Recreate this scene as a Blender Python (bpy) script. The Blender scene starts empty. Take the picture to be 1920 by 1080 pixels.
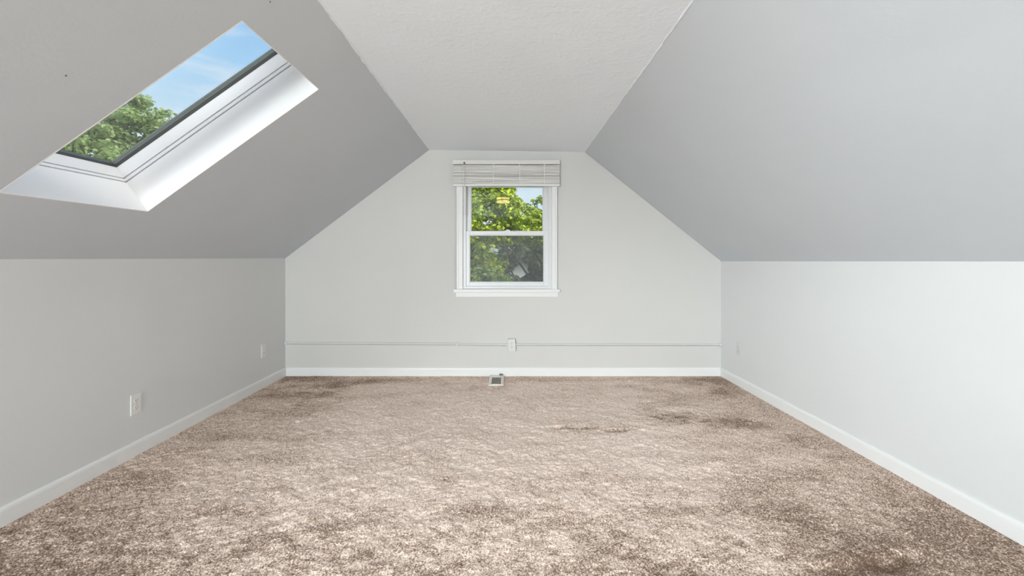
import bpy, bmesh, math, random
import numpy as np
from mathutils import Vector, Matrix

random.seed(7)
rng = np.random.default_rng(11)
scene = bpy.context.scene
col = scene.collection

# ------------------------------------------------------------------ measures
F = 850.0                    # focal length in pixels of a 1920 wide picture
VX, VY = 954.0, 483.0        # vanishing point of the room's length
EYE = 1.165                  # lens height over the carpet
D = F / 190.0                # lens to gable wall
REAR = -3.4                  # wall behind the lens
XL, XR = -2.205, 2.095       # knee walls
KL = 1.158                   # knee wall height, left
CLX, CLZ = -0.784, 2.228     # left edge of the flat ceiling
CRX, CRZ = 0.747, 2.207      # right edge of the flat ceiling
def KR(y): return 1.128 + (D - y) * 0.0076
def wx(px, y=D): return (px - VX) * y / F
def wz(py, y=D): return EYE + (VY - py) * y / F

# ------------------------------------------------------------------ materials
def mat(name, rgb, rough=0.6, spec=0.3):
    m = bpy.data.materials.new(name); m.use_nodes = True
    b = m.node_tree.nodes['Principled BSDF']
    b.inputs['Base Color'].default_value = (*rgb, 1)
    b.inputs['Roughness'].default_value = rough
    b.inputs['Specular IOR Level'].default_value = spec
    return m, m.node_tree.nodes, m.node_tree.links, b

def N(nodes, kind, **kw):
    n = nodes.new(kind)
    for k, v in kw.items():
        if hasattr(n, k): setattr(n, k, v)
        else: n.inputs[k].default_value = v
    return n

def paint(name, rgb, rough=0.55, var=0.03, bump=0.02, bscale=60.0, patch=0.0):
    """flat wall paint: faint roller unevenness in tone and relief"""
    m, nn, l, b = mat(name, rgb, rough, 0.25)
    tc = N(nn, 'ShaderNodeTexCoord')
    n1 = N(nn, 'ShaderNodeTexNoise', Scale=2.2, Detail=4.0)
    l.new(tc.outputs['Object'], n1.inputs['Vector'])
    mx = N(nn, 'ShaderNodeMix', data_type='RGBA')
    mx.inputs['A'].default_value = (*[c * (1 - var) for c in rgb], 1)
    mx.inputs['B'].default_value = (*[min(1, c * (1 + var)) for c in rgb], 1)
    l.new(n1.outputs['Fac'], mx.inputs['Factor']); l.new(mx.outputs['Result'], b.inputs['Base Color'])
    n2 = N(nn, 'ShaderNodeTexNoise', Scale=bscale, Detail=3.0)
    l.new(tc.outputs['Object'], n2.inputs['Vector'])
    h = n2.outputs['Fac']
    if patch:
        n3 = N(nn, 'ShaderNodeTexNoise', Scale=22.0, Detail=4.0)
        l.new(tc.outputs['Object'], n3.inputs['Vector'])
        r = N(nn, 'ShaderNodeValToRGB')
        r.color_ramp.elements[0].position = 0.54; r.color_ramp.elements[1].position = 0.66
        l.new(n3.outputs['Fac'], r.inputs['Fac'])
        a = N(nn, 'ShaderNodeMath', operation='MULTIPLY_ADD'); a.inputs[1].default_value = patch
        l.new(r.outputs['Color'], a.inputs[0]); l.new(h, a.inputs[2]); h = a.outputs[0]
    bp = N(nn, 'ShaderNodeBump', Strength=bump, Distance=0.02)
    l.new(h, bp.inputs['Height']); l.new(bp.outputs['Normal'], b.inputs['Normal'])
    return m

M_WALL = paint('warm_grey_wall_paint', (0.650, 0.640, 0.618))
M_SIDE = paint('light_grey_wall_paint', (0.712, 0.722, 0.722))
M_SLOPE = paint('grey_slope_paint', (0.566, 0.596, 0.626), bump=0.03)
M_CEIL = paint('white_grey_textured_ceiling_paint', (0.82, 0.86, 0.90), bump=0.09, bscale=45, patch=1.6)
M_TRIM = paint('white_semi_gloss_trim', (0.82, 0.82, 0.81), 0.35, 0.015, 0.01)
M_VINYL = paint('white_vinyl', (0.80, 0.80, 0.81), 0.3, 0.01, 0.0)
M_SHAFT = paint('bright_white_shaft_paint', (0.85, 0.84, 0.83), 0.5, 0.01, 0.01)
M_BLIND = paint('off_white_blind', (0.72, 0.70, 0.67), 0.45, 0.03, 0.01)
M_CORD, *_ = mat('white_cord', (0.75, 0.74, 0.72), 0.8)
M_WAND, *_ = mat('clear_grey_wand', (0.70, 0.69, 0.67), 0.2, 0.5)
M_PLATE = paint('white_plastic_plate', (0.80, 0.80, 0.77), 0.35, 0.01, 0.0)
M_GREYPLATE = paint('greyed_plastic_plate', (0.70, 0.70, 0.69), 0.35, 0.02, 0.0)
M_PAINTED = paint('wall_painted_plate', (0.66, 0.66, 0.65), 0.5, 0.02, 0.01)
M_RACE = paint('painted_raceway', (0.655, 0.65, 0.635), 0.45, 0.02, 0.01)
M_DARK, *_ = mat('dark_slot', (0.03, 0.03, 0.028), 0.6)
M_SLOT, *_ = mat('grey_socket_slot', (0.16, 0.15, 0.14), 0.6)
M_GASKET, *_ = mat('dark_rubber_gasket', (0.055, 0.058, 0.05), 0.5)
M_METAL, *_m = mat('brushed_metal', (0.45, 0.44, 0.42), 0.4); _m[-1].inputs['Metallic'].default_value = 0.7
M_SCREW, *_ = mat('painted_screw', (0.5, 0.5, 0.48), 0.4)
M_REG = paint('cream_register_enamel', (0.78, 0.75, 0.68), 0.4, 0.02, 0.0)
M_LOUV = paint('grey_register_louvre', (0.34, 0.32, 0.28), 0.45, 0.05, 0.0)
M_BARK, _nn, _l, _b = mat('bark', (0.10, 0.075, 0.055), 0.9)
M_ROOFING, *_ = mat('roof_shingle', (0.10, 0.10, 0.11), 0.9)
M_SIDING, *_ = mat('white_house_siding', (0.80, 0.80, 0.80), 0.7)
M_LAWN, nn, l, b = mat('lawn', (0.08, 0.14, 0.03), 0.95)
n1 = N(nn, 'ShaderNodeTexNoise', Scale=3.0, Detail=8.0); tc = N(nn, 'ShaderNodeTexCoord')
r = N(nn, 'ShaderNodeValToRGB'); r.color_ramp.elements[0].color = (0.04, 0.08, 0.015, 1); r.color_ramp.elements[1].color = (0.16, 0.24, 0.05, 1)
l.new(tc.outputs['Object'], n1.inputs['Vector']); l.new(n1.outputs['Fac'], r.inputs['Fac']); l.new(r.outputs['Color'], b.inputs['Base Color'])

def glass_mat(name, tint=(0.97, 0.98, 0.97), base=0.045):
    m = bpy.data.materials.new(name); m.use_nodes = True
    nn, l = m.node_tree.nodes, m.node_tree.links; nn.clear()
    out = N(nn, 'ShaderNodeOutputMaterial')
    t = N(nn, 'ShaderNodeBsdfTransparent'); t.inputs['Color'].default_value = (*tint, 1)
    g = N(nn, 'ShaderNodeBsdfGlossy'); g.inputs['Roughness'].default_value = 0.0
    lw = N(nn, 'ShaderNodeLayerWeight', Blend=0.5)
    p = N(nn, 'ShaderNodeMath', operation='POWER'); p.inputs[1].default_value = 5.0
    a = N(nn, 'ShaderNodeMath', operation='MULTIPLY_ADD'); a.inputs[1].default_value = 0.9; a.inputs[2].default_value = base
    mx = N(nn, 'ShaderNodeMixShader')
    l.new(lw.outputs['Facing'], p.inputs[0]); l.new(p.outputs[0], a.inputs[0]); l.new(a.outputs[0], mx.inputs[0])
    l.new(t.outputs[0], mx.inputs[1]); l.new(g.outputs[0], mx.inputs[2]); l.new(mx.outputs[0], out.inputs['Surface'])
    return m
M_GLASS = glass_mat('window_glass')

def screen_mat():
    m = bpy.data.materials.new('insect_screen_mesh'); m.use_nodes = True
    nn, l = m.node_tree.nodes, m.node_tree.links; nn.clear()
    out = N(nn, 'ShaderNodeOutputMaterial')
    t = N(nn, 'ShaderNodeBsdfTransparent')
    d = N(nn, 'ShaderNodeBsdfDiffuse'); d.inputs['Color'].default_value = (0.30, 0.31, 0.32, 1)
    mx = N(nn, 'ShaderNodeMixShader'); mx.inputs[0].default_value = 0.23
    l.new(t.outputs[0], mx.inputs[1]); l.new(d.outputs[0], mx.inputs[2]); l.new(mx.outputs[0], out.inputs['Surface'])
    return m
M_SCREEN = screen_mat()

def emit_mat(name, rgb, s):
    m = bpy.data.materials.new(name); m.use_nodes = True
    nn, l = m.node_tree.nodes, m.node_tree.links; nn.clear()
    out = N(nn, 'ShaderNodeOutputMaterial'); e = N(nn, 'ShaderNodeEmission', Strength=s)
    e.inputs['Color'].default_value = (*rgb, 1); l.new(e.outputs[0], out.inputs['Surface'])
    return m
LAMP_EMIT = 11.0
M_DIFFUSER = emit_mat('added_lamp_diffuser', (0.95, 0.96, 1.0), 12)  # extra glow for the disc added in the lamp
M_LAMP = emit_mat('glowing_lamp_glass', (1.0, 0.74, 0.36), LAMP_EMIT)

def leaf_mat(name, dark, mid, light, trans=0.35):
    m = bpy.data.materials.new(name); m.use_nodes = True
    nn, l = m.node_tree.nodes, m.node_tree.links; nn.clear()
    out = N(nn, 'ShaderNodeOutputMaterial')
    geo = N(nn, 'ShaderNodeNewGeometry')
    tc = N(nn, 'ShaderNodeTexCoord'); no = N(nn, 'ShaderNodeTexNoise', Scale=1.3, Detail=2.0)
    l.new(tc.outputs['Object'], no.inputs['Vector'])
    a = N(nn, 'ShaderNodeMath', operation='MULTIPLY_ADD'); a.inputs[1].default_value = 0.6
    l.new(geo.outputs['Random Per Island'], a.inputs[0])
    s = N(nn, 'ShaderNodeMath', operation='MULTIPLY'); s.inputs[1].default_value = 0.4
    l.new(no.outputs['Fac'], s.inputs[0]); l.new(s.outputs[0], a.inputs[2])
    r = N(nn, 'ShaderNodeValToRGB'); e = r.color_ramp.elements
    e[0].position = 0.15; e[0].color = (*dark, 1); e[1].position = 0.85; e[1].color = (*light, 1)
    k = e.new(0.5); k.color = (*mid, 1)
    l.new(a.outputs[0], r.inputs['Fac'])
    d = N(nn, 'ShaderNodeBsdfPrincipled', Roughness=0.5); l.new(r.outputs['Color'], d.inputs['Base Color'])
    t = N(nn, 'ShaderNodeBsdfTranslucent'); l.new(r.outputs['Color'], t.inputs['Color'])
    mx = N(nn, 'ShaderNodeMixShader'); mx.inputs[0].default_value = trans
    l.new(d.outputs[0], mx.inputs[1]); l.new(t.outputs[0], mx.inputs[2]); l.new(mx.outputs[0], out.inputs['Surface'])
    return m
M_LEAF_BRIGHT = leaf_mat('yellow_green_leaves', (0.07, 0.14, 0.006), (0.33, 0.46, 0.015), (0.78, 0.86, 0.06), 0.2)
M_LEAF_DULL = leaf_mat('dull_dark_green_leaves', (0.05, 0.075, 0.04), (0.14, 0.19, 0.085), (0.30, 0.37, 0.18))
M_LEAF_SOFT = leaf_mat('soft_green_leaves', (0.20, 0.29, 0.09), (0.36, 0.47, 0.16), (0.55, 0.65, 0.30), 0.5)

M_LEAF_FRESH = leaf_mat('fresh_green_leaves', (0.07, 0.12, 0.03), (0.22, 0.34, 0.06), (0.42, 0.56, 0.14), 0.4)

def carpet_mat():
    m, nn, l, b = mat('beige_brown_cut_pile_carpet', (0.4, 0.33, 0.28), 0.95, 0.05)
    tc = N(nn, 'ShaderNodeTexCoord')
    def mix(f, A, B, blend='MIX'):
        x = N(nn, 'ShaderNodeMix', data_type='RGBA', blend_type=blend)
        for s, v in (('Factor', f), ('A', A), ('B', B)):
            if isinstance(v, (tuple, list)): x.inputs[s].default_value = (*v, 1)
            elif isinstance(v, float): x.inputs[s].default_value = v
            else: l.new(v, x.inputs[s])
        return x.outputs['Result']
    # twisted yarn: light tips with dark gaps between them; mask 'pile' (pile lying the other way, plus painted shade) shows more dark
    v = N(nn, 'ShaderNodeTexNoise', Scale=135.0, Detail=3.0, Roughness=0.7); l.new(tc.outputs['Object'], v.inputs['Vector'])
    v2 = N(nn, 'ShaderNodeTexNoise', Scale=30.0, Detail=3.0, Roughness=0.6); l.new(tc.outputs['Object'], v2.inputs['Vector'])
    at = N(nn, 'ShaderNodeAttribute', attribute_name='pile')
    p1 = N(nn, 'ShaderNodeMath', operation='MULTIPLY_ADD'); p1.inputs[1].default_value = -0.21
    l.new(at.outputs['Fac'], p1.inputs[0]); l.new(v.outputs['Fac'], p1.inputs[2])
    p2 = N(nn, 'ShaderNodeMath', operation='MULTIPLY_ADD'); p2.inputs[1].default_value = 0.16; p2.inputs[2].default_value = -0.055
    l.new(v2.outputs['Fac'], p2.inputs[0])
    p3 = N(nn, 'ShaderNodeMath', operation='ADD'); l.new(p1.outputs[0], p3.inputs[0]); l.new(p2.outputs[0], p3.inputs[1])
    r = N(nn, 'ShaderNodeValToRGB'); e = r.color_ramp.elements
    e[0].position = 0.20; e[0].color = (0.155, 0.102, 0.073, 1); e[1].position = 0.66; e[1].color = (0.97, 0.82, 0.73, 1)
    for p_, c_ in ((0.34, (0.37, 0.27, 0.208)), (0.42, (0.72, 0.56, 0.46)), (0.52, (0.92, 0.75, 0.65))):
        k = e.new(p_); k.color = (*c_, 1)
    l.new(p3.outputs[0], r.inputs['Fac']); l.new(r.outputs['Color'], b.inputs['Base Color'])
    n2 = N(nn, 'ShaderNodeTexNoise', Scale=220.0, Detail=2.0); l.new(tc.outputs['Object'], n2.inputs['Vector'])
    bp = N(nn, 'ShaderNodeBump', Strength=0.6, Distance=0.006)
    l.new(n2.outputs['Fac'], bp.inputs['Height']); l.new(bp.outputs['Normal'], b.inputs['Normal'])
    return m
M_CARPET = carpet_mat()

# ------------------------------------------------------------------ mesh helpers
class MB:
    def __init__(s): s.v, s.f, s.mi = [], [], []
    def add(s, vs, fs, mi=0):
        b = len(s.v); s.v += [tuple(p) for p in vs]; s.f += [tuple(b + i for i in f) for f in fs]; s.mi += [mi] * len(fs)
        return s
    def box(s, x0, x1, y0, y1, z0, z1, mi=0, T=None):
        vs = [Vector((x, y, z)) for z in (z0, z1) for y in (y0, y1) for x in (x0, x1)]
        if T: vs = [T(p) for p in vs]
        return s.add(vs, [(0, 2, 3, 1), (4, 5, 7, 6), (0, 1, 5, 4), (2, 6, 7, 3), (0, 4, 6, 2), (1, 3, 7, 5)], mi)
    def extrude(s, prof, path_a, path_b, ax, ay, mi=0):
        """closed profile [(a,b)] swept between two points with axes ax, ay"""
        A, B = Vector(path_a), Vector(path_b); ax, ay = Vector(ax), Vector(ay); n = len(prof)
        vs = [A + ax * p + ay * q for p, q in prof] + [B + ax * p + ay * q for p, q in prof]
        fs = [(i, (i + 1) % n, n + (i + 1) % n, n + i) for i in range(n)] + [tuple(range(n))[::-1], tuple(range(n, 2 * n))]
        return s.add(vs, fs, mi)
    def tube(s, pts, rad, seg=8, mi=0):
        pts = [Vector(p) for p in pts]; rings = []
        rad = rad if isinstance(rad, (list, tuple)) else [rad] * len(pts)
        vs = []
        for i, p in enumerate(pts):
            d = (pts[min(i + 1, len(pts) - 1)] - pts[max(i - 1, 0)]).normalized()
            u = d.cross(Vector((0, 0, 1)) if abs(d.z) < 0.9 else Vector((1, 0, 0))).normalized(); w = d.cross(u)
            for k in range(seg):
                a = 2 * math.pi * k / seg
                vs.append(p + (u * math.cos(a) + w * math.sin(a)) * rad[i])
        fs = []
        for i in range(len(pts) - 1):
            for k in range(seg):
                a, b2 = i * seg + k, i * seg + (k + 1) % seg
                fs.append((a, b2, b2 + seg, a + seg))
        fs.append(tuple(range(seg))[::-1]); fs.append(tuple(range((len(pts) - 1) * seg, len(pts) * seg)))
        return s.add(vs, fs, mi)
    def lathe(s, prof, seg=32, T=None, mi=0, caps=True):
        vs, fs = [], []
        for r_, z in prof:
            for k in range(seg):
                a = 2 * math.pi * k / seg; p = Vector((r_ * math.cos(a), r_ * math.sin(a), z)); vs.append(T(p) if T else p)
        for i in range(len(prof) - 1):
            for k in range(seg):
                a, b2 = i * seg + k, i * seg + (k + 1) % seg; fs.append((a, b2, b2 + seg, a + seg))
        if caps: fs.append(tuple(range(seg))[::-1]); fs.append(tuple(range((len(prof) - 1) * seg, len(prof) * seg)))
        return s.add(vs, fs, mi)
    def build(s, name, mats, parent=None, bevel=0.0, smooth=False, fixn=True):
        me = bpy.data.meshes.new(name); me.from_pydata(s.v, [], s.f)
        mats = mats if isinstance(mats, (list, tuple)) else [mats]
        for m in mats: me.materials.append(m)
        me.polygons.foreach_set('material_index', s.mi)
        if smooth: me.polygons.foreach_set('use_smooth', [True] * len(me.polygons))
        if fixn:
            bm = bmesh.new(); bm.from_mesh(me); bmesh.ops.recalc_face_normals(bm, faces=bm.faces); bm.to_mesh(me); bm.free()
        me.update()
        o = bpy.data.objects.new(name, me); col.objects.link(o)
        if parent is not None:
            o.parent = parent
            chain, q = Matrix(), parent
            while q is not None: chain = q.matrix_basis @ chain; q = q.parent
            o.matrix_basis = chain.inverted()      # meshes are written in world measures
        if bevel:
            b = o.modifiers.new('bevel', 'BEVEL'); b.width = bevel; b.segments = 2; b.limit_method = 'ANGLE'
        return o

def tag(o, label=None, cat=None, group=None, kind=None):
    for k, v in (('label', label), ('category', cat), ('group', group), ('kind', kind)):
        if v: o[k] = v
    return o
def empty(name, loc=(0, 0, 0)):
    o = bpy.data.objects.new(name, None); o.location = loc; o.empty_display_size = 0.1; col.objects.link(o); return o
def setting(o, label, cat): return tag(o, label, cat, kind='structure')

# ------------------------------------------------------------------ the shell
TH = 0.20
def panel(name, rows, out, material, label, cat, hole=()):
    """a slab: rows of points (same count each) on the room side, thickened along out; the cells (i,j) in hole stay open"""
    nr, nc = len(rows), len(rows[0]); out = Vector(out)
    P = [[Vector(p) for p in r_] for r_ in rows]
    cells = {(i, j) for i in range(nr - 1) for j in range(nc - 1)} - set(hole)
    mb = MB(); vid = lambda i, j, k: (i * nc + j) * 2 + k
    vs = []
    for i in range(nr):
        for j in range(nc): vs += [P[i][j], P[i][j] + out]
    fs = []
    for (i, j) in cells:
        q = [(i, j), (i + 1, j), (i + 1, j + 1), (i, j + 1)]
        fs.append([vid(a, b_, 0) for a, b_ in q]); fs.append([vid(a, b_, 1) for a, b_ in reversed(q)])
        for (a, b_, ni) in ((q[0], q[1], (i, j - 1)), (q[1], q[2], (i + 1, j)), (q[2], q[3], (i, j + 1)), (q[3], q[0], (i - 1, j))):
            if ni not in cells: fs.append([vid(*a, 0), vid(*b_, 0), vid(*b_, 1), vid(*a, 1)])
    mb.add(vs, fs)
    return setting(mb.build(name, material), label, cat)

YS = [REAR, D]
# knee walls
panel('wall_left', [[(XL, REAR, -0.3), (XL, D + 0.2, -0.3)], [(XL, REAR, KL), (XL, D + 0.2, KL)]], (-TH, 0, 0), M_SIDE,
      'low grey knee wall on the left below the skylight slope', 'wall')
panel('wall_right', [[(XR, REAR, -0.3), (XR, D + 0.2, -0.3)], [(XR, REAR, KR(REAR)), (XR, D + 0.2, KR(D))]], (TH, 0, 0), M_SIDE,
      'low bright grey knee wall on the right', 'wall')

# left slope with the skylight opening
SL = Vector((CLX - XL, 0, CLZ - KL)); SLn = Vector((-SL.z, 0, SL.x)).normalized(); SLu = SL.normalized()
def slope(s, y, h=0.0): return Vector((XL, y, KL)) + SL * s + SLn * h
s0, s1 = 0.232, 0.841                         # bottom and top of the opening
def yn(s): return 1.670 + (s - s0) / (s1 - s0) * 0.046   # near edge
def yf(s): return 2.355 + (s - s0) / (s1 - s0) * 0.050   # far edge
def yn2(s): return -1.9 + 0 * s      # unseen opening added behind the lens to let in fill light
def yf2(s): return -0.35 + 0 * s
lin = 0.005 / SL.length; e_ = 0.005
g0, g1 = s0 - lin, s1 + lin
ss = [-0.06, g0, g1, 1.06]
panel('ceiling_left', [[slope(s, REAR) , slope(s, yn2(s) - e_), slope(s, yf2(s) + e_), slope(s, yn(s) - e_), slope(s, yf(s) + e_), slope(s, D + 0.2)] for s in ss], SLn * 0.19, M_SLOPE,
      'sloped grey ceiling on the left with the skylight in it', 'ceiling', hole=((1, 1), (1, 3)))
cl = bpy.data.objects['ceiling_left']
# right slope
SRn = Vector((CRZ - KR(D), 0, XR - CRX)).normalized()
def rslope(s, y): return Vector((XR, y, KR(y))).lerp(Vector((CRX, y, CRZ)), s)
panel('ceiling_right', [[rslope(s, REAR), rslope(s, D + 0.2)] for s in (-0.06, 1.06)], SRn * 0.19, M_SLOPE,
      'plain sloped grey ceiling on the right', 'ceiling')
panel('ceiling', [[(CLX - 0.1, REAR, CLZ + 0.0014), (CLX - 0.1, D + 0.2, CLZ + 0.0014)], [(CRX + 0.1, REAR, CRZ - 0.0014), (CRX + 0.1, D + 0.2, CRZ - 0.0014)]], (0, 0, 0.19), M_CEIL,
      'narrow flat textured ceiling strip between the two slopes', 'ceiling')

# gable walls, cut to the room's profile
def gable(name, y, ty, win, material, label):
    hx0, hx1, hz0, hz1 = win
    def top(x):
        if x <= CLX: return KL + (x - XL) / (CLX - XL) * (CLZ - KL)
        if x >= CRX: return KR(y) + (XR - x) / (XR - CRX) * (CRZ - KR(y))
        return CLZ + (x - CLX) / (CRX - CLX) * (CRZ - CLZ)
    xs = sorted([XL, CLX, hx0, hx1, CRX, XR])
    mb = MB()
    rows = []
    for x in xs: rows.append([-0.3, hz0, hz1, None])
    vs, fs = [], []; nc = 4
    for x in xs:
        t = top(x)
        for z in (-0.3, hz0 if t > hz0 else t * 0.9, hz1 if t > hz1 + 0.01 else t * 0.95, t):
            vs += [(x, y, z), (x, y + ty, z)]
    vid = lambda i, j, k: (i * nc + j) * 2 + k
    hi = xs.index(hx0)
    cells = {(i, j) for i in range(len(xs) - 1) for j in range(3)} - {(hi, 1)}
    for (i, j) in cells:
        q = [(i, j), (i + 1, j), (i + 1, j + 1), (i, j + 1)]
        fs.append([vid(a, b_, 0) for a, b_ in q]); fs.append([vid(a, b_, 1) for a, b_ in reversed(q)])
        for (a, b_, ni) in ((q[0], q[1], (i, j - 1)), (q[1], q[2], (i + 1, j)), (q[2], q[3], (i, j + 1)), (q[3], q[0], (i - 1, j))):
            if ni not in cells: fs.append([vid(*a, 0), vid(*b_, 0), vid(*b_, 1), vid(*a, 1)])
    mb.add(vs, fs)
    return setting(mb.build(name, material), label, 'wall')
WIN = (wx(867), wx(1035), wz(541), wz(318))
gable('wall_back', D, 0.16, WIN, M_WALL, 'warm grey gable wall with the small window')
RWIN = (-1.85, -1.08, 0.35, 1.36)
gable('wall_front', REAR, -0.16, RWIN, M_WALL, 'grey gable wall at the near end of the attic')

# ------------------------------------------------------------------ carpeted floor
def vnoise(X, Y, cell, seed):
    r_ = np.random.default_rng(seed); g = r_.random((400, 400))
    u = (X + 50) / cell; v = (Y + 50) / cell
    i, j = np.floor(u).astype(int), np.floor(v).astype(int); a, b_ = u - i, v - j
    a = a * a * (3 - 2 * a); b_ = b_ * b_ * (3 - 2 * b_)
    i %= 399; j %= 399; 
    return (g[i, j] * (1 - a) + g[i + 1, j] * a) * (1 - b_) + (g[i, j + 1] * (1 - a) + g[i + 1, j + 1] * a) * b_
xs = np.arange(XL, XR + 0.003, 0.006)
ys = np.concatenate([np.linspace(REAR, 1.45, 24)[:-1], np.arange(1.45, D + 0.003, 0.006)])
X, Y = np.meshgrid(xs, ys, indexing='xy')
fine = (Y > 1.44).astype(float)
tuft = rng.random(X.shape)
Z = fine * (0.005 * (tuft - 0.6) + 0.006 * (vnoise(X, Y, 0.016, 1) - 0.5) + 0.008 * (vnoise(X, Y, 0.055, 2) - 0.5) + 0.010 * (vnoise(X, Y, 0.22, 3) - 0.5))
def floor_pt(px, py):
    y = F * EYE / (py - VY); return wx(px, y), y
def crease(pts, h, groove, wb, wf):
    """a ruck in the carpet: a raised lip with a sunken fold on its near side"""
    global Z
    P = [floor_pt(*p) for p in pts]
    dist = np.full(X.shape, 9.0); along = np.zeros(X.shape)
    L = 0; segs = []
    for (a, b_) in zip(P[:-1], P[1:]):
        segs.append((a, b_, L)); L += math.dist(a, b_)
    for (a, b_, l0) in segs:
        d = np.array(b_) - np.array(a); n = math.hypot(*d); d /= n
        t = np.clip((X - a[0]) * d[0] + (Y - a[1]) * d[1], 0, n)
        qx, qy = X - a[0] - t * d[0], Y - a[1] - t * d[1]
        ds = np.hypot(qx, qy); sg = np.sign(-d[1] * qx + d[0] * qy)
        k = ds < np.abs(dist); dist = np.where(k, ds * sg, dist); along = np.where(k, (l0 + t) / L, along)
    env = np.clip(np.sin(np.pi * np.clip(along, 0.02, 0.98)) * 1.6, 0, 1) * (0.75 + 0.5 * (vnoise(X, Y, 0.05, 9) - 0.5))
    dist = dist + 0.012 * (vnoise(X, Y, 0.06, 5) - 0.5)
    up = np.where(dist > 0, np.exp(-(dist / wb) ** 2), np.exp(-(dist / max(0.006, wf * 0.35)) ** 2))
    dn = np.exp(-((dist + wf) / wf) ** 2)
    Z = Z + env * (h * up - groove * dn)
    return env * np.exp(-((dist + wf * 0.85) / (wf * 1.05)) ** 4)  # mask of the shaded front face, painted into the carpet colour
fold_shade = 1.3 * crease([(1022, 800), (1130, 799)], 0.010, 0.014, 0.05, 0.022)
fold_shade = np.maximum(fold_shade, 1.3 * crease([(1130, 806), (1182, 802)], 0.010, 0.014, 0.05, 0.020))
fold_shade = np.maximum(fold_shade, 1.1 * crease([(1188, 755), (1238, 751)], 0.008, 0.012, 0.05, 0.022))
fold_shade = np.maximum(fold_shade, crease([(1500, 1062), (1600, 1048), (1705, 1028)], 0.026, 0.016, 0.06, 0.045))
crease([(1195, 806), (1210, 805)], 0.008, 0.012, 0.03, 0.015)
edge = np.clip(np.minimum(np.minimum(X - XL - 0.013, XR - 0.013 - X), D - 0.013 - Y) / 0.05, 0, 1)
Z = Z * edge - 0.002 * (1 - edge)
# pile lying dark: trampled light in the middle of the room, patches elsewhere, plus shade painted in along the walls
def blob(px, py, rx, ry, amp):
    cx, cy = floor_pt(px, py)
    return amp * np.exp(-(((X - cx) / rx) ** 2 + ((Y - cy) / ry) ** 2))
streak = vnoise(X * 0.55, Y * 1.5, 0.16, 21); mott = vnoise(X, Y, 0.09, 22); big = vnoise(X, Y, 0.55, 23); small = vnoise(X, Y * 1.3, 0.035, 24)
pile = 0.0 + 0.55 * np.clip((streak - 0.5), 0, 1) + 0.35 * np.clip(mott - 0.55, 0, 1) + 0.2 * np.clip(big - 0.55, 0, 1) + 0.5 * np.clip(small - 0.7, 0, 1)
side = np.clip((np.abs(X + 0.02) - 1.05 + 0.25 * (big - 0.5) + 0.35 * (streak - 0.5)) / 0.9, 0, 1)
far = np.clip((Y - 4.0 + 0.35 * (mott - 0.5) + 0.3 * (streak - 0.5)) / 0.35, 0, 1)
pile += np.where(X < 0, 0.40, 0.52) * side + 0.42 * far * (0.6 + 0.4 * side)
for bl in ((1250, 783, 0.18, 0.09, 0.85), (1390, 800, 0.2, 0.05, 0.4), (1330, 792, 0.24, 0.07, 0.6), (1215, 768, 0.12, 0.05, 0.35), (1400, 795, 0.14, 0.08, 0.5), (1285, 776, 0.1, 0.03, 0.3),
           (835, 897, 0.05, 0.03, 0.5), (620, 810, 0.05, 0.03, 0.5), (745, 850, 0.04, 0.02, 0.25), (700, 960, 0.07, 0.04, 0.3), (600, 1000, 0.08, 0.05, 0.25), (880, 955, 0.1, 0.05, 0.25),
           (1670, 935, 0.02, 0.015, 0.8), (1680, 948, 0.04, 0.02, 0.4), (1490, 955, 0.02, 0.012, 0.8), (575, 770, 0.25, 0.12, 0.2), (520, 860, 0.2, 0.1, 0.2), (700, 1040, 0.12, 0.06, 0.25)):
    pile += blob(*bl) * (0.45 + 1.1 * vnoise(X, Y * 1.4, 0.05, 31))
pile += 0.55 * np.clip((2.6 - Y) / 0.9, 0, 1) * (0.4 + 1.2 * vnoise(X, Y * 1.2, 0.045, 37))   # colour darkened towards the lens to offset the strong light there
pile = np.clip(pile, 0, 1) + 0.7 * fold_shade  # shade on the ruck fronts put into the pile colour
nv = X.size; ny, nx = X.shape
co = np.stack([X, Y, Z], -1).reshape(-1, 3)
me = bpy.data.meshes.new('floor')
idx = np.arange(nv).reshape(ny, nx)
quads = np.stack([idx[:-1, :-1], idx[:-1, 1:], idx[1:, 1:], idx[1:, :-1]], -1).reshape(-1, 4)
me.vertices.add(nv); me.vertices.foreach_set('co', co.ravel())
me.loops.add(quads.size); me.loops.foreach_set('vertex_index', quads.ravel())
me.polygons.add(len(quads)); me.polygons.foreach_set('loop_start', np.arange(0, quads.size, 4))
me.update(calc_edges=True)
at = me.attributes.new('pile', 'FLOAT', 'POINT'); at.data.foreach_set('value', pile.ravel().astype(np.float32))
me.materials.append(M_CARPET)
me.polygons.foreach_set('use_smooth', np.ones(len(quads), dtype=bool))
fl = bpy.data.objects.new('floor', me); col.objects.link(fl)
setting(fl, 'beige brown cut pile carpet with rucks, dark brushed patches and painted-in shade', 'floor')

# ------------------------------------------------------------------ baseboards
BH, BT = 0.082, 0.013
prof = [(0, -0.02), (BT, -0.02), (BT, BH - 0.018), (BT - 0.002, BH - 0.008), (BT - 0.006, BH - 0.002), (0, BH)]
def baseboard(name, a, b_, inward, label):
    setting(MB().extrude(prof, a, b_, inward, (0, 0, 1)).build(name, M_TRIM), label, 'baseboard')
baseboard('baseboard_left', (XL, REAR, 0), (XL, D, 0), (1, 0, 0), 'white baseboard along the left knee wall')
baseboard('baseboard_right', (XR, REAR, 0), (XR, D, 0), (-1, 0, 0), 'white baseboard along the right knee wall')
baseboard('baseboard_back', (XL + BT, D, 0), (XR - BT, D, 0), (0, -1, 0), 'white baseboard under the gable window wall')

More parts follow.
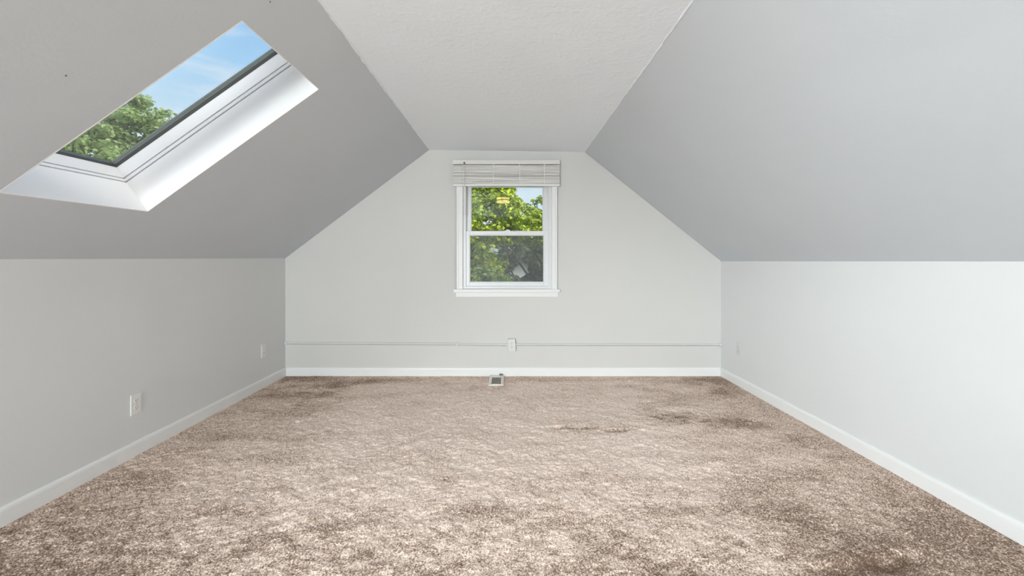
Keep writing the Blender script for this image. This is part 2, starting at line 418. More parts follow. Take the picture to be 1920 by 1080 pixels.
# uneven joint compound where the flat ceiling meets the slopes
def bead(name, x, z, label, seed):
    r_ = random.Random(seed); pts, rad = [], []
    y = 1.2
    while y < D:
        lump = 0.004 if 2.3 < y < 2.9 and seed == 3 else 0
        pts.append((x + r_.uniform(-.0025, .0025), y, z + 0.002 + r_.uniform(-.0015, .0015))); rad.append(0.0045 + r_.uniform(0, .003) + r_.uniform(0, lump)); y += 0.03
    pts.append((x, D, z)); rad.append(0.005)
    setting(MB().tube(pts, rad, 8).build(name, M_CEIL, smooth=True), label, 'trim')
bead('trim_1', CLX, CLZ, 'lumpy painted seam between flat ceiling and left slope', 3)
bead('trim_2', CRX, CRZ, 'thin painted seam between flat ceiling and right slope', 4)

# ------------------------------------------------------------------ gable window
w1 = empty('window_1', (0, D, WIN[2])); setting(w1, 'small white double hung window in the gable wall', 'window')
cy0, cy1 = D - 0.022, D + 0.002
mb = MB().box(wx(856.5), wx(868), cy0, cy1, wz(542), wz(309)).box(wx(1034), wx(1044.5), cy0, cy1, wz(542), wz(309))
mb.box(wx(856.5), wx(1044.5), cy0 - 0.002, cy1, wz(333), wz(309))
for xa, xb in ((856.5, 860.5), (1040.5, 1044.5)): mb.box(wx(xa), wx(xb), cy0 - 0.008, cy1, wz(542), wz(333))
mb.build('casing', M_TRIM, w1, bevel=0.004)
MB().box(wx(851), wx(1049.5), D - 0.05, D + 0.03, wz(548), wz(541.5)).build('window_stool', M_TRIM, w1, bevel=0.006)
MB().box(wx(855), wx(1046.5), D - 0.016, D + 0.001, wz(556.5), wz(548)).build('apron', M_TRIM, w1, bevel=0.003)
# jamb tracks
mb = MB(); X0, X1 = WIN[0], WIN[1]
for sgn, xa in ((1, X0), (-1, X1)):
    mb.box(min(xa, xa + sgn * .022), max(xa, xa + sgn * .022), D + 0.012, D + 0.155, WIN[2], WIN[3])
    mb.box(min(xa + sgn * .02, xa + sgn * .034), max(xa + sgn * .02, xa + sgn * .034), D + 0.004, D + 0.026, WIN[2], WIN[3])
    mb.box(min(xa + sgn * .02, xa + sgn * .032), max(xa + sgn * .02, xa + sgn * .032), D + 0.063, D + 0.070, WIN[2], WIN[3])
mb.box(X0, X1, D - 0.002, D + 0.155, WIN[3] - 0.02, WIN[3]); mb.box(X0, X1, D + 0.0, D + 0.155, WIN[2], WIN[2] + 0.022)
mb.build('jamb', M_VINYL, w1, bevel=0.002)
def sash(name, ya, yb, gx0, gx1, gz0, gz1, ox0, ox1, oz0, oz1):
    mb = MB().box(ox0, gx0, ya, yb, oz0, oz1).box(gx1, ox1, ya, yb, oz0, oz1).box(gx0, gx1, ya, yb, oz0, gz0).box(gx0, gx1, ya, yb, gz1, oz1)
    t = 0.007     # glazing bead
    for bx in ((gx0, gx0 + t, gz0, gz1), (gx1 - t, gx1, gz0, gz1)): mb.box(bx[0], bx[1], ya + .008, yb - .008, bx[2], bx[3])
    mb.box(gx0, gx1, ya + .008, yb - .008, gz0, gz0 + t); mb.box(gx0, gx1, ya + .008, yb - .008, gz1 - t, gz1)
    s = mb.build(name, M_VINYL, w1, bevel=0.002)
    ym = (ya + yb) / 2
    MB().box(gx0 + .001, gx1 - .001, ym - .003, ym + .003, gz0 + .001, gz1 - .001).build('glass_pane', M_GLASS, s)
    return s
ya = D + 0.028; yl = ya
low = sash('lower_sash', ya, ya + 0.034, wx(880, yl), wx(1020, yl), wz(529.5, yl), wz(440.5, yl), X0 + .03, X1 - .03, WIN[2] + .022, wz(433, yl))
yu = D + 0.072
up = sash('upper_sash', yu, yu + 0.034, wx(882.5, yu), wx(1018.5, yu), wz(436, yu), wz(350, yu), X0 + .022, X1 - .022, wz(442, yu), WIN[3] - .02)
lx, lz = wx(951, yl), wz(433, yl)
MB().box(lx - .028, lx + .028, yl + .004, yl + .03, lz - .001, lz + .006).lathe([(0.012, 0), (0.012, .008), (0.004, .01)], 16, T=lambda p: p + Vector((lx, yl + .018, lz + .006))).box(lx - .004, lx + .03, yl + .012, yl + .02, lz + .008, lz + .013).build('sash_lock', M_VINYL, low, bevel=0.001)
ysn = D + 0.128
mb = MB(); sx0, sx1, sz0, sz1 = X0 + .022, X1 - .022, WIN[2] + .022, wz(437, ysn)
for bx in ((sx0, sx0 + .018, sz0, sz1), (sx1 - .018, sx1, sz0, sz1), (sx0, sx1, sz0, sz0 + .018), (sx0, sx1, sz1 - .016, sz1)): mb.box(bx[0], bx[1], ysn, ysn + .01, bx[2], bx[3])
scf = mb.build('screen_frame', M_VINYL, w1)
MB().box(sx0 + .017, sx1 - .017, ysn + .004, ysn + .0055, sz0 + .017, sz1 - .015).build('insect_screen', M_SCREEN, scf)

# ------------------------------------------------------------------ raised blind over the window
yb1, yb0 = D - 0.0245, D - 0.082                 # back and front of the blind
yf_ = yb0
bx0, bx1 = wx(849, yf_), wx(1050, yf_)
bl = empty('window_blind', (0, D - .04, wz(348, yf_)))
tag(bl, 'off white slatted blind pulled up above the gable window', 'blind')
zt = wz(300, yf_); zh = wz(308, yf_)
mb = MB().box(bx0, bx1, yb0, yb1 + .0, zh, zt)
mb.box(bx0, bx1, yb0 - .003, yb0 + .002, zt - .004, zt).box(bx0, bx1, yb0 - .003, yb0 + .002, zh, zh + .004)
mb.build('headrail', M_BLIND, bl, bevel=0.003)
mb = MB(); r_ = random.Random(5)
def slat(z, tilt, y0, crown, xo=0.0, sag=0.0, th=0.0028, w=0.050, n=12):
    vs, fs = [], []; k = 5
    for i in range(n + 1):
        t = i / n; x = bx0 + .002 + (bx1 - bx0 - .004) * t + xo
        dz = sag * math.sin(math.pi * t) + 0.0012 * math.sin(7 * t + z * 900)
        for s_ in (0, 1):
            for j in range(k):
                q = j / (k - 1) - .5
                vs.append((x, y0 + (q + .5) * w, z + dz + tilt * q * w + crown * (1 - 4 * q * q) + s_ * th))
    m_ = 2 * k
    for i in range(n):
        a, b_ = i * m_, (i + 1) * m_
        for j in range(k - 1):
            fs += [(a + j, b_ + j, b_ + j + 1, a + j + 1), (a + k + j, a + k + j + 1, b_ + k + j + 1, b_ + k + j)]
        fs += [(a, a + k, b_ + k, b_), (a + k - 1, b_ + k - 1, b_ + 2 * k - 1, a + 2 * k - 1)]
    for a in (0, n * m_): fs.append(tuple([a + j for j in range(k)] + [a + k + j for j in range(k - 1, -1, -1)]))
    mb.add(vs, fs)
zb = wz(345, yf_)
z = zb + 0.001
i = 0
ztop = wz(309.5, yf_)
while z < ztop - .006:
    frac = (z - zb) / (ztop - zb)
    gap = 0.0046 + (0.0026 if 0.34 < frac < 0.46 else 0) 
    slat(z, -0.05 + r_.uniform(-.03, .03) - (0.10 if frac > .55 else 0), yb0 + .003 + r_.uniform(-.001, .001) + (0.004 if 0.34 < frac < 0.5 else 0), 0.0025, r_.uniform(-.001, .001), -0.002 * (1 if 0.3 < frac < .6 else 0) + r_.uniform(-.0008, .0008), th=0.0044)
    z += gap; i += 1
mb.build('slat_stack', M_BLIND, bl, smooth=False)
MB().box(bx0 - .001, bx1 + .001, yb0 - .001, yb1 - .004, wz(348.5, yf_), zb).build('bottom_rail', M_TRIM, bl, bevel=0.003)
for px in (925.5, 974.5, 1021):
    x = wx(px, yf_)
    MB().box(x - .0035, x + .0035, yb0 - .0025, yb0 - .0008, zb - .01, zh + .002).build('ladder_tape', M_CORD, bl)
xw = wx(870.5, yf_ - .01)
MB().tube([(xw, yb0 - .008, wz(308, yf_)), (xw, yb0 - .011, wz(318, yf_)), (xw - .006, yb0 - .012, wz(400, yf_))], [.0035, .0045, .0045], 6).tube([(xw - .006, yb0 - .012, wz(399, yf_)), (xw - .006, yb0 - .012, wz(404, yf_))], .006, 8).build('tilt_wand', M_WAND, bl)
MB().box(xw - .007, xw + .007, yb0 - .012, yb0, wz(308.5, yf_), wz(304, yf_)).build('wand_hook', M_SLOT, bl)

# ------------------------------------------------------------------ skylights
def skylight(name, label, ynf, yff):
    w = empty(name, slope(s0, (ynf(s0) + yff(s0)) / 2)); setting(w, label, 'skylight')
    def P(i, h, inset=0.0):   # the four corners: near bottom, far bottom, far top, near top
        ds = inset / SL.length
        s = (s0 + ds) if i in (0, 1) else (s1 - ds)
        y = (ynf(s) + inset) if i in (0, 3) else (yff(s) - inset)
        return slope(s, y, h)
    def ring(profile):
        """closed profile of (depth, inset) swept round the opening with mitred corners"""
        n = len(profile); vs = [P(i, h, t) for i in range(4) for h, t in profile]; fs = []
        for i in range(4):
            for k in range(n):
                a, b_ = i * n + k, i * n + (k + 1) % n; c, d = ((i + 1) % 4) * n + (k + 1) % n, ((i + 1) % 4) * n + k
                fs.append((a, b_, c, d))
        return vs, fs
    vs, fs = ring([(-0.0006, 0), (-0.0006, -0.0046), (0.186, -0.0046), (0.186, 0)])
    MB().add(vs, fs).build('shaft_lining', M_SHAFT, w)
    vs, fs = ring([(0.186, -0.06), (0.3, -0.06), (0.3, 0.004), (0.268, 0.018), (0.2115, 0.006), (0.2115, -0.009), (0.2065, -0.009), (0.2065, 0.003), (0.1915, 0.003), (0.1915, -0.010), (0.186, -0.010)])
    fr = MB().add(vs, fs).build('skylight_frame', M_VINYL, w)
    vs, fs = ring([(0.267, 0.0195), (0.284, 0.0215), (0.284, 0.0), (0.267, 0.0)])
    MB().add(vs, fs).build('gasket', M_GASKET, fr)
    g = [P(i, 0.283, 0.02) for i in range(4)] + [P(i, 0.291, 0.02) for i in range(4)]
    MB().add(g, [(0, 1, 2, 3), (7, 6, 5, 4), (0, 4, 5, 1), (1, 5, 6, 2), (2, 6, 7, 3), (3, 7, 4, 0)]).build('glass_pane', M_GLASS, w)
    vs, fs = ring([(0.29, 0.012), (0.315, 0.008), (0.315, -0.07), (0.19, -0.09), (0.19, -0.06), (0.29, -0.06)])
    MB().add(vs, fs).build('cladding', M_GASKET, fr)
skylight('window_2', 'long skylight with bright white shaft in the left slope', yn, yf)
skylight('added_skylight', 'added unseen skylight in the left slope near the rear end of the attic', yn2, yf2)

# ------------------------------------------------------------------ unseen window added behind the lens for fill light
w3 = empty('added_window', (RWIN[0], REAR, RWIN[2])); setting(w3, 'added unseen white window in the near gable wall', 'window')
a0, a1, c0, c1 = RWIN
mb = MB()
for bx in ((a0, a0 + .05, c0, c1), (a1 - .05, a1, c0, c1), (a0, a1, c0, c0 + .05), (a0, a1, c1 - .05, c1)): mb.box(bx[0], bx[1], REAR - .12, REAR - .05, bx[2], bx[3])
mb.box((a0 + a1) / 2 - .025, (a0 + a1) / 2 + .025, REAR - .115, REAR - .055, c0, c1)
for bx in ((a0 - .06, a0, c0 - .06, c1 + .06), (a1, a1 + .06, c0 - .06, c1 + .06), (a0, a1, c0 - .06, c0), (a0, a1, c1, c1 + .06)): mb.box(bx[0], bx[1], REAR, REAR + .018, bx[2], bx[3])
f3 = mb.build('window_frame', M_VINYL, w3)
MB().box(a0 + .04, a1 - .04, REAR - .088, REAR - .082, c0 + .04, c1 - .04).build('glass_pane', M_GLASS, f3)

# ------------------------------------------------------------------ outlets
def outlet(name, T, plate, label, cat='outlet', box=0.0):
    """T maps local (across, up, out of the wall) to the room"""
    base = T(Vector((0, 0, 0))); o = empty(name, base); tag(o, label, cat, None)
    B = lambda mb, x0, x1, z0, z1, d0, d1: mb.box(x0, x1, d0, d1, z0, z1, T=lambda p: T(Vector((p.x, p.z, p.y))))
    if box:
        B(MB(), -.0385, .0385, -.060, .060, 0, box).build('surface_box', M_PAINTED, o, bevel=0.003)
    B(MB(), -.037, .037, -.0605, .0605, box, box + .0055).build('cover_plate', plate, o, bevel=0.0025)
    for k in (-1, 1):
        zc = k * .0205
        vs = []; n = 20
        for d in (box + .004, box + .0075):
            for i in range(n):
                a = 2 * math.pi * i / n
                vs.append(T(Vector((.0172 * math.cos(a), zc + max(-.0135, min(.0135, .0172 * math.sin(a))), d))))
        so = MB().add(vs, [tuple(range(n))[::-1], tuple(range(n, 2 * n))] + [(i, (i + 1) % n, n + (i + 1) % n, n + i) for i in range(n)]).build('socket_face', plate, o)
        mb = MB()
        for dx, hh in ((-.0063, .0085), (.0063, .0070)): B(mb, dx - .0014, dx + .0014, zc + .003 - hh / 2, zc + .003 + hh / 2, box + .007, box + .0079)
        mb.lathe([(0.0026, 0), (0.0026, .0008)], 10, T=lambda p: T(Vector((p.x, zc - .0075 + p.y, box + .0071 + p.z))))
        mb.build('slots', M_SLOT, so)
    MB().lathe([(0.0033, 0), (0.0033, .001), (.001, .0018)], 12, T=lambda p: T(Vector((p.x, p.y, box + .005 + p.z)))).build('screw', M_SCREW, o)
    return o
LW = lambda y, z: (lambda p: Vector((XL + p.z, y + p.x, z + p.y)))
RW = lambda y, z: (lambda p: Vector((XR - p.z, y - p.x, z + p.y)))
BW = lambda x, z: (lambda p: Vector((x + p.x * .998 - p.y * .06, D - p.z, z + p.y * .998 + p.x * .06)))     # hangs a little askew
yA = F * XL / (253.8 - VX); yB = F * XL / (493.5 - VX); yC = F * XR / (1385 - VX)
outlet('power_outlet', LW(yA, wz(757.5, yA)), M_PLATE, 'white duplex outlet on the left knee wall, the one nearer and larger')
outlet('power_outlet', LW(yB, wz(657.5, yB)), M_PLATE, 'white duplex outlet on the left knee wall beside the far corner')
outlet('power_outlet', RW(yC, wz(654.5, yC)), M_PAINTED, 'duplex outlet painted over in wall grey on the right knee wall')
bxx = wx(959.5, D - .03); bzz = wz(647, D - .03)
outlet('power_outlet', BW(bxx, bzz), M_GREYPLATE, 'surface box outlet on the gable wall below the window', box=0.038)

# ------------------------------------------------------------------ wiring raceway along the gable wall
def raceway(pts, label, fittings):
    o = empty('wire_raceway', (pts[0][0], D, pts[0][1])); tag(o, label, 'raceway')
    mb = MB(); pr = [(0, -.011), (.013, -.011), (.015, -.010), (.015, -.0092), (.004, -.0088), (.004, -.0050), (.016, -.0046), (.017, -.002), (.017, .007), (.013, .0105), (0, .0105)]   # snap-on cover; groove added to draw a dark shadow line
    for a, b_ in zip(pts[:-1], pts[1:]):
        mb.extrude(pr, (a[0], D, a[1]), (b_[0], D, b_[1]), (0, -1, 0), (0, 0, 1))
    mb.build('channel', M_RACE, o)
    for (x, z, w, h) in fittings:
        MB().box(x - w / 2, x + w / 2, D - .021, D, z - h / 2, z + h / 2).build('coupling', M_RACE, o, bevel=.002)
zl = [wz(642.8), wz(644.6), wz(646.3)]
raceway([(XL, zl[0]), (wx(857), zl[1]), (bxx - .0386, zl[2])], 'slim painted wiring raceway on the gable wall, left of the surface outlet',
        [(XL + .012, zl[0], .022, .028), (wx(857), zl[1], .024, .029), (bxx - .05, zl[2] + .001, .022, .028)])
zr = [wz(645.5), wz(645.9)]
raceway([(bxx + .0386, zr[0]), (XR, zr[1])], 'slim painted wiring raceway on the gable wall, right of the surface outlet',
        [(XR - .012, zr[1], .022, .029), (bxx + .048, zr[0], .018, .027)])

# ------------------------------------------------------------------ floor register
ry0, ry1 = 4.12, 4.445; rx0, rx1 = wx(917, 4.28), wx(944.5, 4.28)
rg = empty('floor_register', ((rx0 + rx1) / 2, (ry0 + ry1) / 2, 0)); tag(rg, 'cream metal floor register with grey louvres set in carpet under the window', 'vent')
mb = MB(); zt_ = .013; fw = .026
for bx in ((rx0, rx0 + fw, ry0, ry1), (rx1 - fw, rx1, ry0, ry1), (rx0 + fw, rx1 - fw, ry0, ry0 + .02), (rx0 + fw, rx1 - fw, ry1 - .06, ry1)): mb.box(bx[0], bx[1], bx[2], bx[3], -.004, zt_)
mb.build('register_frame', M_REG, rg, bevel=.003)
mb = MB(); n = 9
for i in range(n):
    x = rx0 + fw + (rx1 - rx0 - 2 * fw) * (i + .5) / n
    mb.box(-.0022, .0022, ry0 + .02, ry1 - .06, -.008, .009, T=lambda p, x=x: Vector((x + p.x + p.z * .35, p.y, p.z)))
for y in (ry0 + .09, ry0 + .17): mb.box(rx0 + fw, rx1 - fw, y - .004, y + .004, -.004, .0085)
mb.build('louvres', M_LOUV, rg)
MB().box(rx0 + .004, rx1 - .004, ry0 + .004, ry1 - .004, -.03, -.012).build('duct_boot', M_DARK, rg)
MB().box(rx1 - .045, rx1 - .012, ry1 - .012, ry1 + .012, .010, .024).build('damper_lever', M_SLOT, rg, bevel=.002)

# ------------------------------------------------------------------ small nail left in the left slope
def left_pt(px, py):
    u, v = px - VX, VY - py; m = SL.z / SL.x; c = KL - EYE - m * XL
    y = F * c / (v - m * u); return Vector((u * y / F, y, EYE + v * y / F))
for px, py, lab in ((123, 141, 'tiny dark nail head in the left slope beside the skylight'), (506, 3, 'tiny dark nail head high in the left slope above the skylight')):
    p = left_pt(px, py)
    q = SLn.to_track_quat('Z', 'Y').to_matrix()
    o = MB().lathe([(.0015, .012), (.0015, -.001), (.0028, -.001), (.0028, -.003), (.001, -.0036)], 10, T=lambda t: p + q @ t).build('ceiling_nail', M_SLOT)
    tag(o, lab, 'nail')

# ------------------------------------------------------------------ ceiling lamp (mirrored in the upper pane)
ly = 1.25; lx_ = -0.10; lzc = CLZ + (lx_ - CLX) / (CRX - CLX) * (CRZ - CLZ)
lp = empty('ceiling_lamp', (lx_, ly, lzc)); tag(lp, 'small round flush ceiling lamp with two warm glowing bands', 'lamp')
TL = lambda p: Vector((lx_ + p.x, ly + p.y, lzc + p.z))
MB().lathe([(.118, .006), (.126, -.004), (.126, -.016), (.10, -.018)], 40, T=TL).build('canopy', M_METAL, lp, smooth=False)
MB().lathe([(.110, -.017), (.112, -.021), (.112, -.050), (.110, -.053)], 40, T=TL).build('upper_glow_band', M_LAMP, lp)
MB().lathe([(.115, -.053), (.117, -.055), (.117, -.067), (.115, -.069)], 40, T=TL).build('metal_ring', M_METAL, lp)
MB().lathe([(.106, -.069), (.112, -.069), (.112, -.101), (.108, -.101), (.106, -.069)], 40, T=TL, caps=False).build('lower_glow_band', M_LAMP, lp)
MB().lathe([(.105, -.068), (.105, -.071), (.08, -.0725), (.02, -.073)], 40, T=TL).build('added_diffuser', M_DIFFUSER, lp)  # glowing disc added inside the lamp to brighten the floor

# ------------------------------------------------------------------ outside
GZ = -3.0
MB().box(-70, 70, -40, 110, GZ - .3, GZ).build('ground', M_LAWN); setting(bpy.data.objects['ground'], 'green lawn far below the windows', 'ground')

def tree(label, base, crown_c, crown_r, n_clump, n_leaf, leaf, m, seed, lumps=None, clump_r=0.5, gap=None):
    r_ = np.random.default_rng(seed); bx_, by_ = base
    o = empty('garden_tree', (bx_, by_, GZ)); tag(o, label, 'tree', None)
    cc = np.array(crown_c); cr = np.array(crown_r)
    # clump centres: mostly in the outer half of the crown
    d = r_.normal(size=(n_clump, 3)); d /= np.linalg.norm(d, axis=1)[:, None]
    rad = r_.random(n_clump) ** 0.45
    cen = cc + d * rad[:, None] * cr
    crad = np.full(n_clump, clump_r)
    if lumps is not None:
        cen = np.concatenate([cen] + [np.array(c) + r_.normal(size=(k, 3)) * s for c, s, k, q in lumps])
        crad = np.concatenate([crad] + [np.full(k, q) for c, s, k, q in lumps])
    if gap:      # a see-through hole in the crown
        keep = ((cen[:, 0] - gap[0]) / gap[2]) ** 2 + ((cen[:, 2] - gap[1]) / gap[3]) ** 2 > 1
        cen, crad = cen[keep], crad[keep]
    nC = len(cen)
    who = r_.choice(nC, n_leaf, p=crad ** 2 / np.sum(crad ** 2))
    e = r_.normal(size=(n_leaf, 3)); e /= np.linalg.norm(e, axis=1)[:, None]
    off = e * (r_.random(n_leaf) ** 0.5)[:, None] * crad[who][:, None] * np.array([1, 1, .6])
    p = cen[who] + off
    nrm = e * .7 + np.array([0, 0, .7]) + r_.normal(size=(n_leaf, 3)) * .45; nrm /= np.linalg.norm(nrm, axis=1)[:, None]
    t = np.cross(nrm, r_.normal(size=(n_leaf, 3))); t /= np.linalg.norm(t, axis=1)[:, None]
    b_ = np.cross(nrm, t); s = leaf * (0.6 + 0.8 * r_.random(n_leaf))[:, None]
    # a leaf: stem end, two shoulders, tip, folded along the midrib and drooping at the tip
    A = p - t * s * .5; Bq = p + b_ * s * .36 + nrm * s * .10; C_ = p - b_ * s * .36 + nrm * s * .10; E_ = p + t * s * .55 - nrm * s * .15
    V = np.stack([A, Bq, E_, C_, ], 1).reshape(-1, 3)
    i0 = np.arange(n_leaf) * 4
    Ft = np.stack([np.stack([i0, i0 + 1, i0 + 2], 1), np.stack([i0, i0 + 2, i0 + 3], 1)], 1).reshape(-1, 3)
    me = bpy.data.meshes.new('foliage'); me.vertices.add(len(V)); me.vertices.foreach_set('co', (V - np.array([bx_, by_, GZ])).ravel())
    me.loops.add(Ft.size); me.loops.foreach_set('vertex_index', Ft.ravel())
    me.polygons.add(len(Ft)); me.polygons.foreach_set('loop_start', np.arange(0, Ft.size, 3)); me.update(calc_edges=True)
    me.materials.append(m)
    fo = bpy.data.objects.new('foliage', me); col.objects.link(fo); fo.parent = o
    # trunk and boughs
    mb = MB(); top = Vector(cc) + Vector((0, 0, cr[2] * .3))
    mb.tube([(bx_, by_, GZ - .2), (bx_ + .05, by_, GZ + 1.2), tuple(Vector((bx_, by_, GZ)).lerp(top, .6)), tuple(top)], [.24, .19, .13, .05], 8)
    mb.build('trunk', M_BARK, o, smooth=True)
    mb = MB()
    for k in r_.choice(nC, min(nC, 34), replace=False):
        a = Vector((bx_, by_, GZ)).lerp(top, float(r_.uniform(.45, .9))); c = Vector(cen[k])
        mid = a.lerp(c, .5) + Vector((0, 0, float(r_.uniform(.05, .35))))
        mb.tube([a, mid, c], [.06, .035, .01], 5)
    mb.build('boughs', M_BARK, o, smooth=True)
    return o
def out_pt(px, py, y): return (wx(px, y), y, wz(py, y))
# beyond the gable window
tree('bright yellow green leafy tree filling the left of the gable window', (-1.9, 13.2), (-2.45, 13, 1.9), (2.35, 1.6, 2.6), 180, 50000, 0.105, M_LEAF_BRIGHT, 1,
     lumps=[(out_pt(950, 400, 12.2), .22, 9, .26), (out_pt(905, 470, 11.8), .35, 10, .3), (out_pt(930, 372, 12.5), .25, 9, .28), (out_pt(948, 358, 12.6), .12, 6, .24), (out_pt(962, 385, 12.5), .12, 6, .24), (out_pt(890, 385, 12.4), .15, 7, .28), (out_pt(912, 358, 12.6), .16, 7, .26), (out_pt(903, 438, 12.3), .14, 6, .26), (out_pt(892, 420, 12.2), .15, 6, .28), (out_pt(965, 430, 12.4), .2, 8, .26)], clump_r=.36)
tree('yellow green tree with a rounded top at the right of the gable window', (1.7, 15.5), (1.55, 15.2, 2.1), (1.5, 1.1, 0.6), 60, 19000, 0.105, M_LEAF_BRIGHT, 2,
     lumps=[(out_pt(1003, 378, 15.0), .05, 4, .07), (out_pt(988, 412, 14.7), .25, 9, .28), (out_pt(1015, 405, 14.7), .2, 6, .28)], clump_r=.34)
tree('dull dark green tree behind the lower pane of the gable window', (0.9, 19.2), (0.9, 19.2, 0.2), (2.9, 1.3, 2.0), 200, 34000, 0.20, M_LEAF_DULL, 3, clump_r=.42, gap=(.48, .64, .55, .50))
tree('low fresh green tree at the lower left of the gable window', (-0.7, 9.6), (-0.62, 9.4, 0.12), (.72, .7, .85), 60, 13000, 0.09, M_LEAF_FRESH, 4, clump_r=.25)
tree('shaded dark tree standing behind the bright tree in the window', (-4.2, 24.0), (-4.0, 24.0, 0.9), (3.6, 1.6, 3.6), 180, 24000, 0.27, M_LEAF_DULL, 5, clump_r=.6)
# beyond the skylight
tree('tall airy green tree seen through the skylight', (-11.6, 12.6), (-11.9, 12.2, 2.0), (3.1, 2.4, 2.9), 190, 44000, 0.105, M_LEAF_SOFT, 6,
     lumps=[(out_pt(238, 208, 12.2), .2, 7, .32), (out_pt(208, 228, 12.0), .2, 8, .32), (out_pt(222, 240, 12.4), .25, 8, .3), (out_pt(250, 250, 12.4), .2, 6, .3), (out_pt(285, 235, 12.2), .25, 9, .32), (out_pt(215, 300, 10.5), .3, 10, .3), (out_pt(150, 280, 11), .4, 12, .36)], clump_r=.36)
tree('small tree top peeking over the lower edge of skylight', (-12.1, 17.2), (-11.9, 17.0, 4.2), (1.0, 1.0, 1.75), 44, 10000, 0.12, M_LEAF_SOFT, 7, clump_r=.32)

# white house glimpsed between the trees
h = empty('house', (1.3, 30, GZ)); tag(h, 'white house glimpsed between the trees through the lower pane', 'house')
hz = -1.3
mb = MB().box(-2.2, 4.2, 30, 37, GZ, hz); mb.add([(-2.2, 30, hz), (4.2, 30, hz), (1.0, 30, hz + 2.2), (-2.2, 37, hz), (4.2, 37, hz), (1.0, 37, hz + 2.2)], [(0, 1, 2), (5, 4, 3), (0, 3, 4, 1)])
mb.build('house_wall', M_SIDING, h)
mb = MB()
for sx in (-1, 1):
    xe = 1.0 + sx * 3.6
    mb.extrude([(0, 0), (0, .12), (sx * 3.6, -2.355), (sx * 3.6, -2.475)], (1.0, 29.6, hz + 2.22), (1.0, 37.4, hz + 2.22), (1, 0, 0), (0, 0, 1))
mb.build('house_roof', M_ROOFING, h)
wd = MB().box(0.3, 0.36, 29.93, 30.01, -1.2, -.1).box(1.3, 1.36, 29.93, 30.01, -1.2, -.1).box(.3, 1.36, 29.93, 30.01, -.16, -.1).box(.3, 1.36, 29.93, 30.01, -1.2, -1.14).build('house_window', M_VINYL, h)
MB().box(.36, 1.3, 29.96, 30.005, -1.14, -.16).build('house_pane', M_ROOFING, wd)

# ------------------------------------------------------------------ sky, sun, added fill lights
SUN = Vector((0.62, -0.40, 0.66)).normalized()
W = bpy.data.worlds.new('World'); scene.world = W; W.use_nodes = True
nn, l = W.node_tree.nodes, W.node_tree.links; nn.clear()
out = N(nn, 'ShaderNodeOutputWorld'); bg = N(nn, 'ShaderNodeBackground', Strength=1.0)
tc = N(nn, 'ShaderNodeTexCoord'); sp = N(nn, 'ShaderNodeSeparateXYZ'); l.new(tc.outputs['Generated'], sp.inputs[0])
gr = N(nn, 'ShaderNodeValToRGB'); e = gr.color_ramp.elements
e[0].position = 0.0; e[0].color = (0.66, 0.81, 0.96, 1); e[1].position = 0.55; e[1].color = (0.24, 0.50, 0.95, 1)
k = e.new(0.22); k.color = (0.68, 0.86, 1.0, 1); k = e.new(0.34); k.color = (0.42, 0.70, 1.0, 1)
l.new(sp.outputs['Z'], gr.inputs['Fac'])
mp = N(nn, 'ShaderNodeMapping'); mp.inputs['Scale'].default_value = (1.2, 1.2, 5.5); l.new(tc.outputs['Generated'], mp.inputs['Vector'])
cn = N(nn, 'ShaderNodeTexNoise', Scale=3.2, Detail=7.0, Roughness=0.6); l.new(mp.outputs[0], cn.inputs['Vector'])
cr_ = N(nn, 'ShaderNodeValToRGB'); cr_.color_ramp.elements[0].position = 0.46; cr_.color_ramp.elements[1].position = 0.78
l.new(cn.outputs['Fac'], cr_.inputs['Fac'])
mx = N(nn, 'ShaderNodeMix', data_type='RGBA'); l.new(cr_.outputs['Color'], mx.inputs['Factor']); l.new(gr.outputs['Color'], mx.inputs['A']); mx.inputs['B'].default_value = (0.95, 0.97, 1.0, 1)
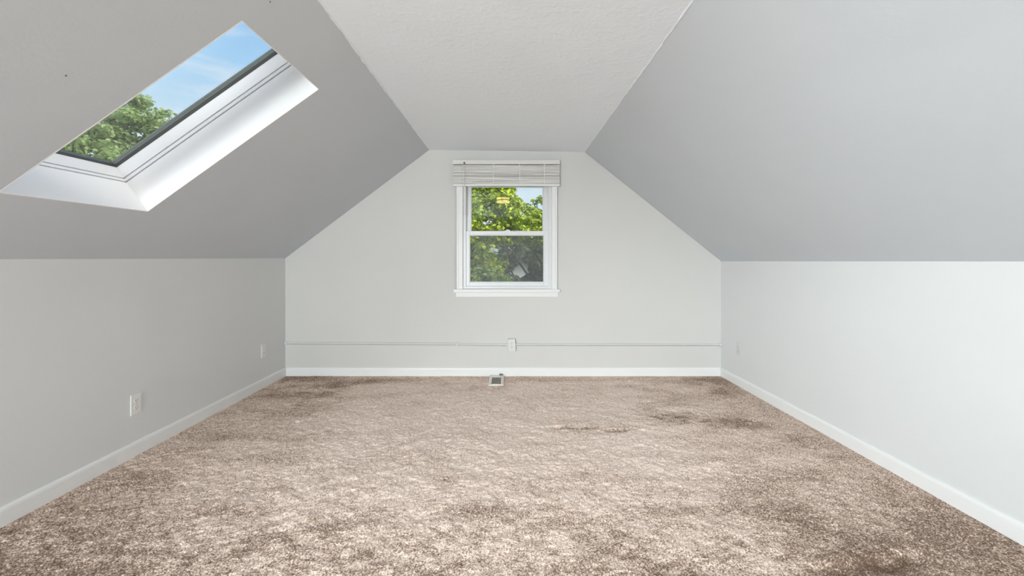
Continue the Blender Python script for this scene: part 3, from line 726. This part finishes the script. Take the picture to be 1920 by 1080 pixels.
# bright haze around the sun
dt = N(nn, 'ShaderNodeVectorMath', operation='DOT_PRODUCT'); l.new(tc.outputs['Generated'], dt.inputs[0]); dt.inputs[1].default_value = SUN
c0_ = N(nn, 'ShaderNodeMath', operation='MAXIMUM'); c0_.inputs[1].default_value = 0.0; l.new(dt.outputs['Value'], c0_.inputs[0])
c1_ = N(nn, 'ShaderNodeMath', operation='POWER'); c1_.inputs[1].default_value = 2.5; l.new(c0_.outputs[0], c1_.inputs[0])
hz_ = N(nn, 'ShaderNodeMix', data_type='RGBA', blend_type='ADD'); hz_.clamp_result = False; hz_.inputs['B'].default_value = (2.1, 1.92, 1.65, 1)
l.new(c1_.outputs[0], hz_.inputs['Factor']); l.new(mx.outputs['Result'], hz_.inputs['A'])
l.new(hz_.outputs['Result'], bg.inputs['Color']); l.new(bg.outputs[0], out.inputs['Surface'])

def light(name, kind, energy, color, loc, aim=None, **kw):
    L = bpy.data.lights.new(name, kind); L.energy = energy; L.color = color
    for k, v in kw.items(): setattr(L, k, v)
    o = bpy.data.objects.new(name, L); o.location = loc; col.objects.link(o)
    if aim is not None: o.rotation_euler = (Vector(aim)).to_track_quat('-Z', 'Y').to_euler()
    return o
P_WIN, P_SKY = 525, 485
light('sun', 'SUN', 2.5, (1.0, 0.93, 0.82), (0, 0, 20), -SUN, angle=math.radians(24))
light('fill_light_at_added_window', 'AREA', P_WIN, (0.87, 0.945, 1.0), ((RWIN[0] + RWIN[1]) / 2, REAR - .35, (RWIN[2] + RWIN[3]) / 2 + .1), (0, 1, -.05), shape='RECTANGLE', size=0.9, size_y=1.0)  # fill source added outside the unseen rear window
light('fill_light_at_added_skylight', 'AREA', P_SKY, (0.87, 0.945, 1.0), (-2.15, -2.0, 2.02), (0.8, 1.75, -0.02), shape='RECTANGLE', size=1.4, size_y=0.85)  # fill source added outside the unseen second skylight

# ------------------------------------------------------------------ camera
cam = bpy.data.cameras.new('camera'); co_ = bpy.data.objects.new('camera', cam); col.objects.link(co_)
co_.location = (0, 0, EYE); co_.rotation_euler = (math.radians(90), 0, 0)
cam.sensor_width = 36; cam.lens = F / 1920 * 36; cam.clip_start = 0.02; cam.clip_end = 500
cam.shift_x = (960 - VX) / 1920; cam.shift_y = -(540 - VY) / 1920
scene.camera = co_
vs_ = scene.view_settings; vs_.view_transform = 'Standard'; vs_.look = 'None'; vs_.gamma = 1; vs_.exposure = 0.0; vs_.use_curve_mapping = False
c = scene.cycles
c.use_denoising = True; c.max_bounces = 14; c.diffuse_bounces = 8; c.glossy_bounces = 4; c.transparent_max_bounces = 24; c.caustics_reflective = False; c.caustics_refractive = False
c.sample_clamp_indirect = 6.0
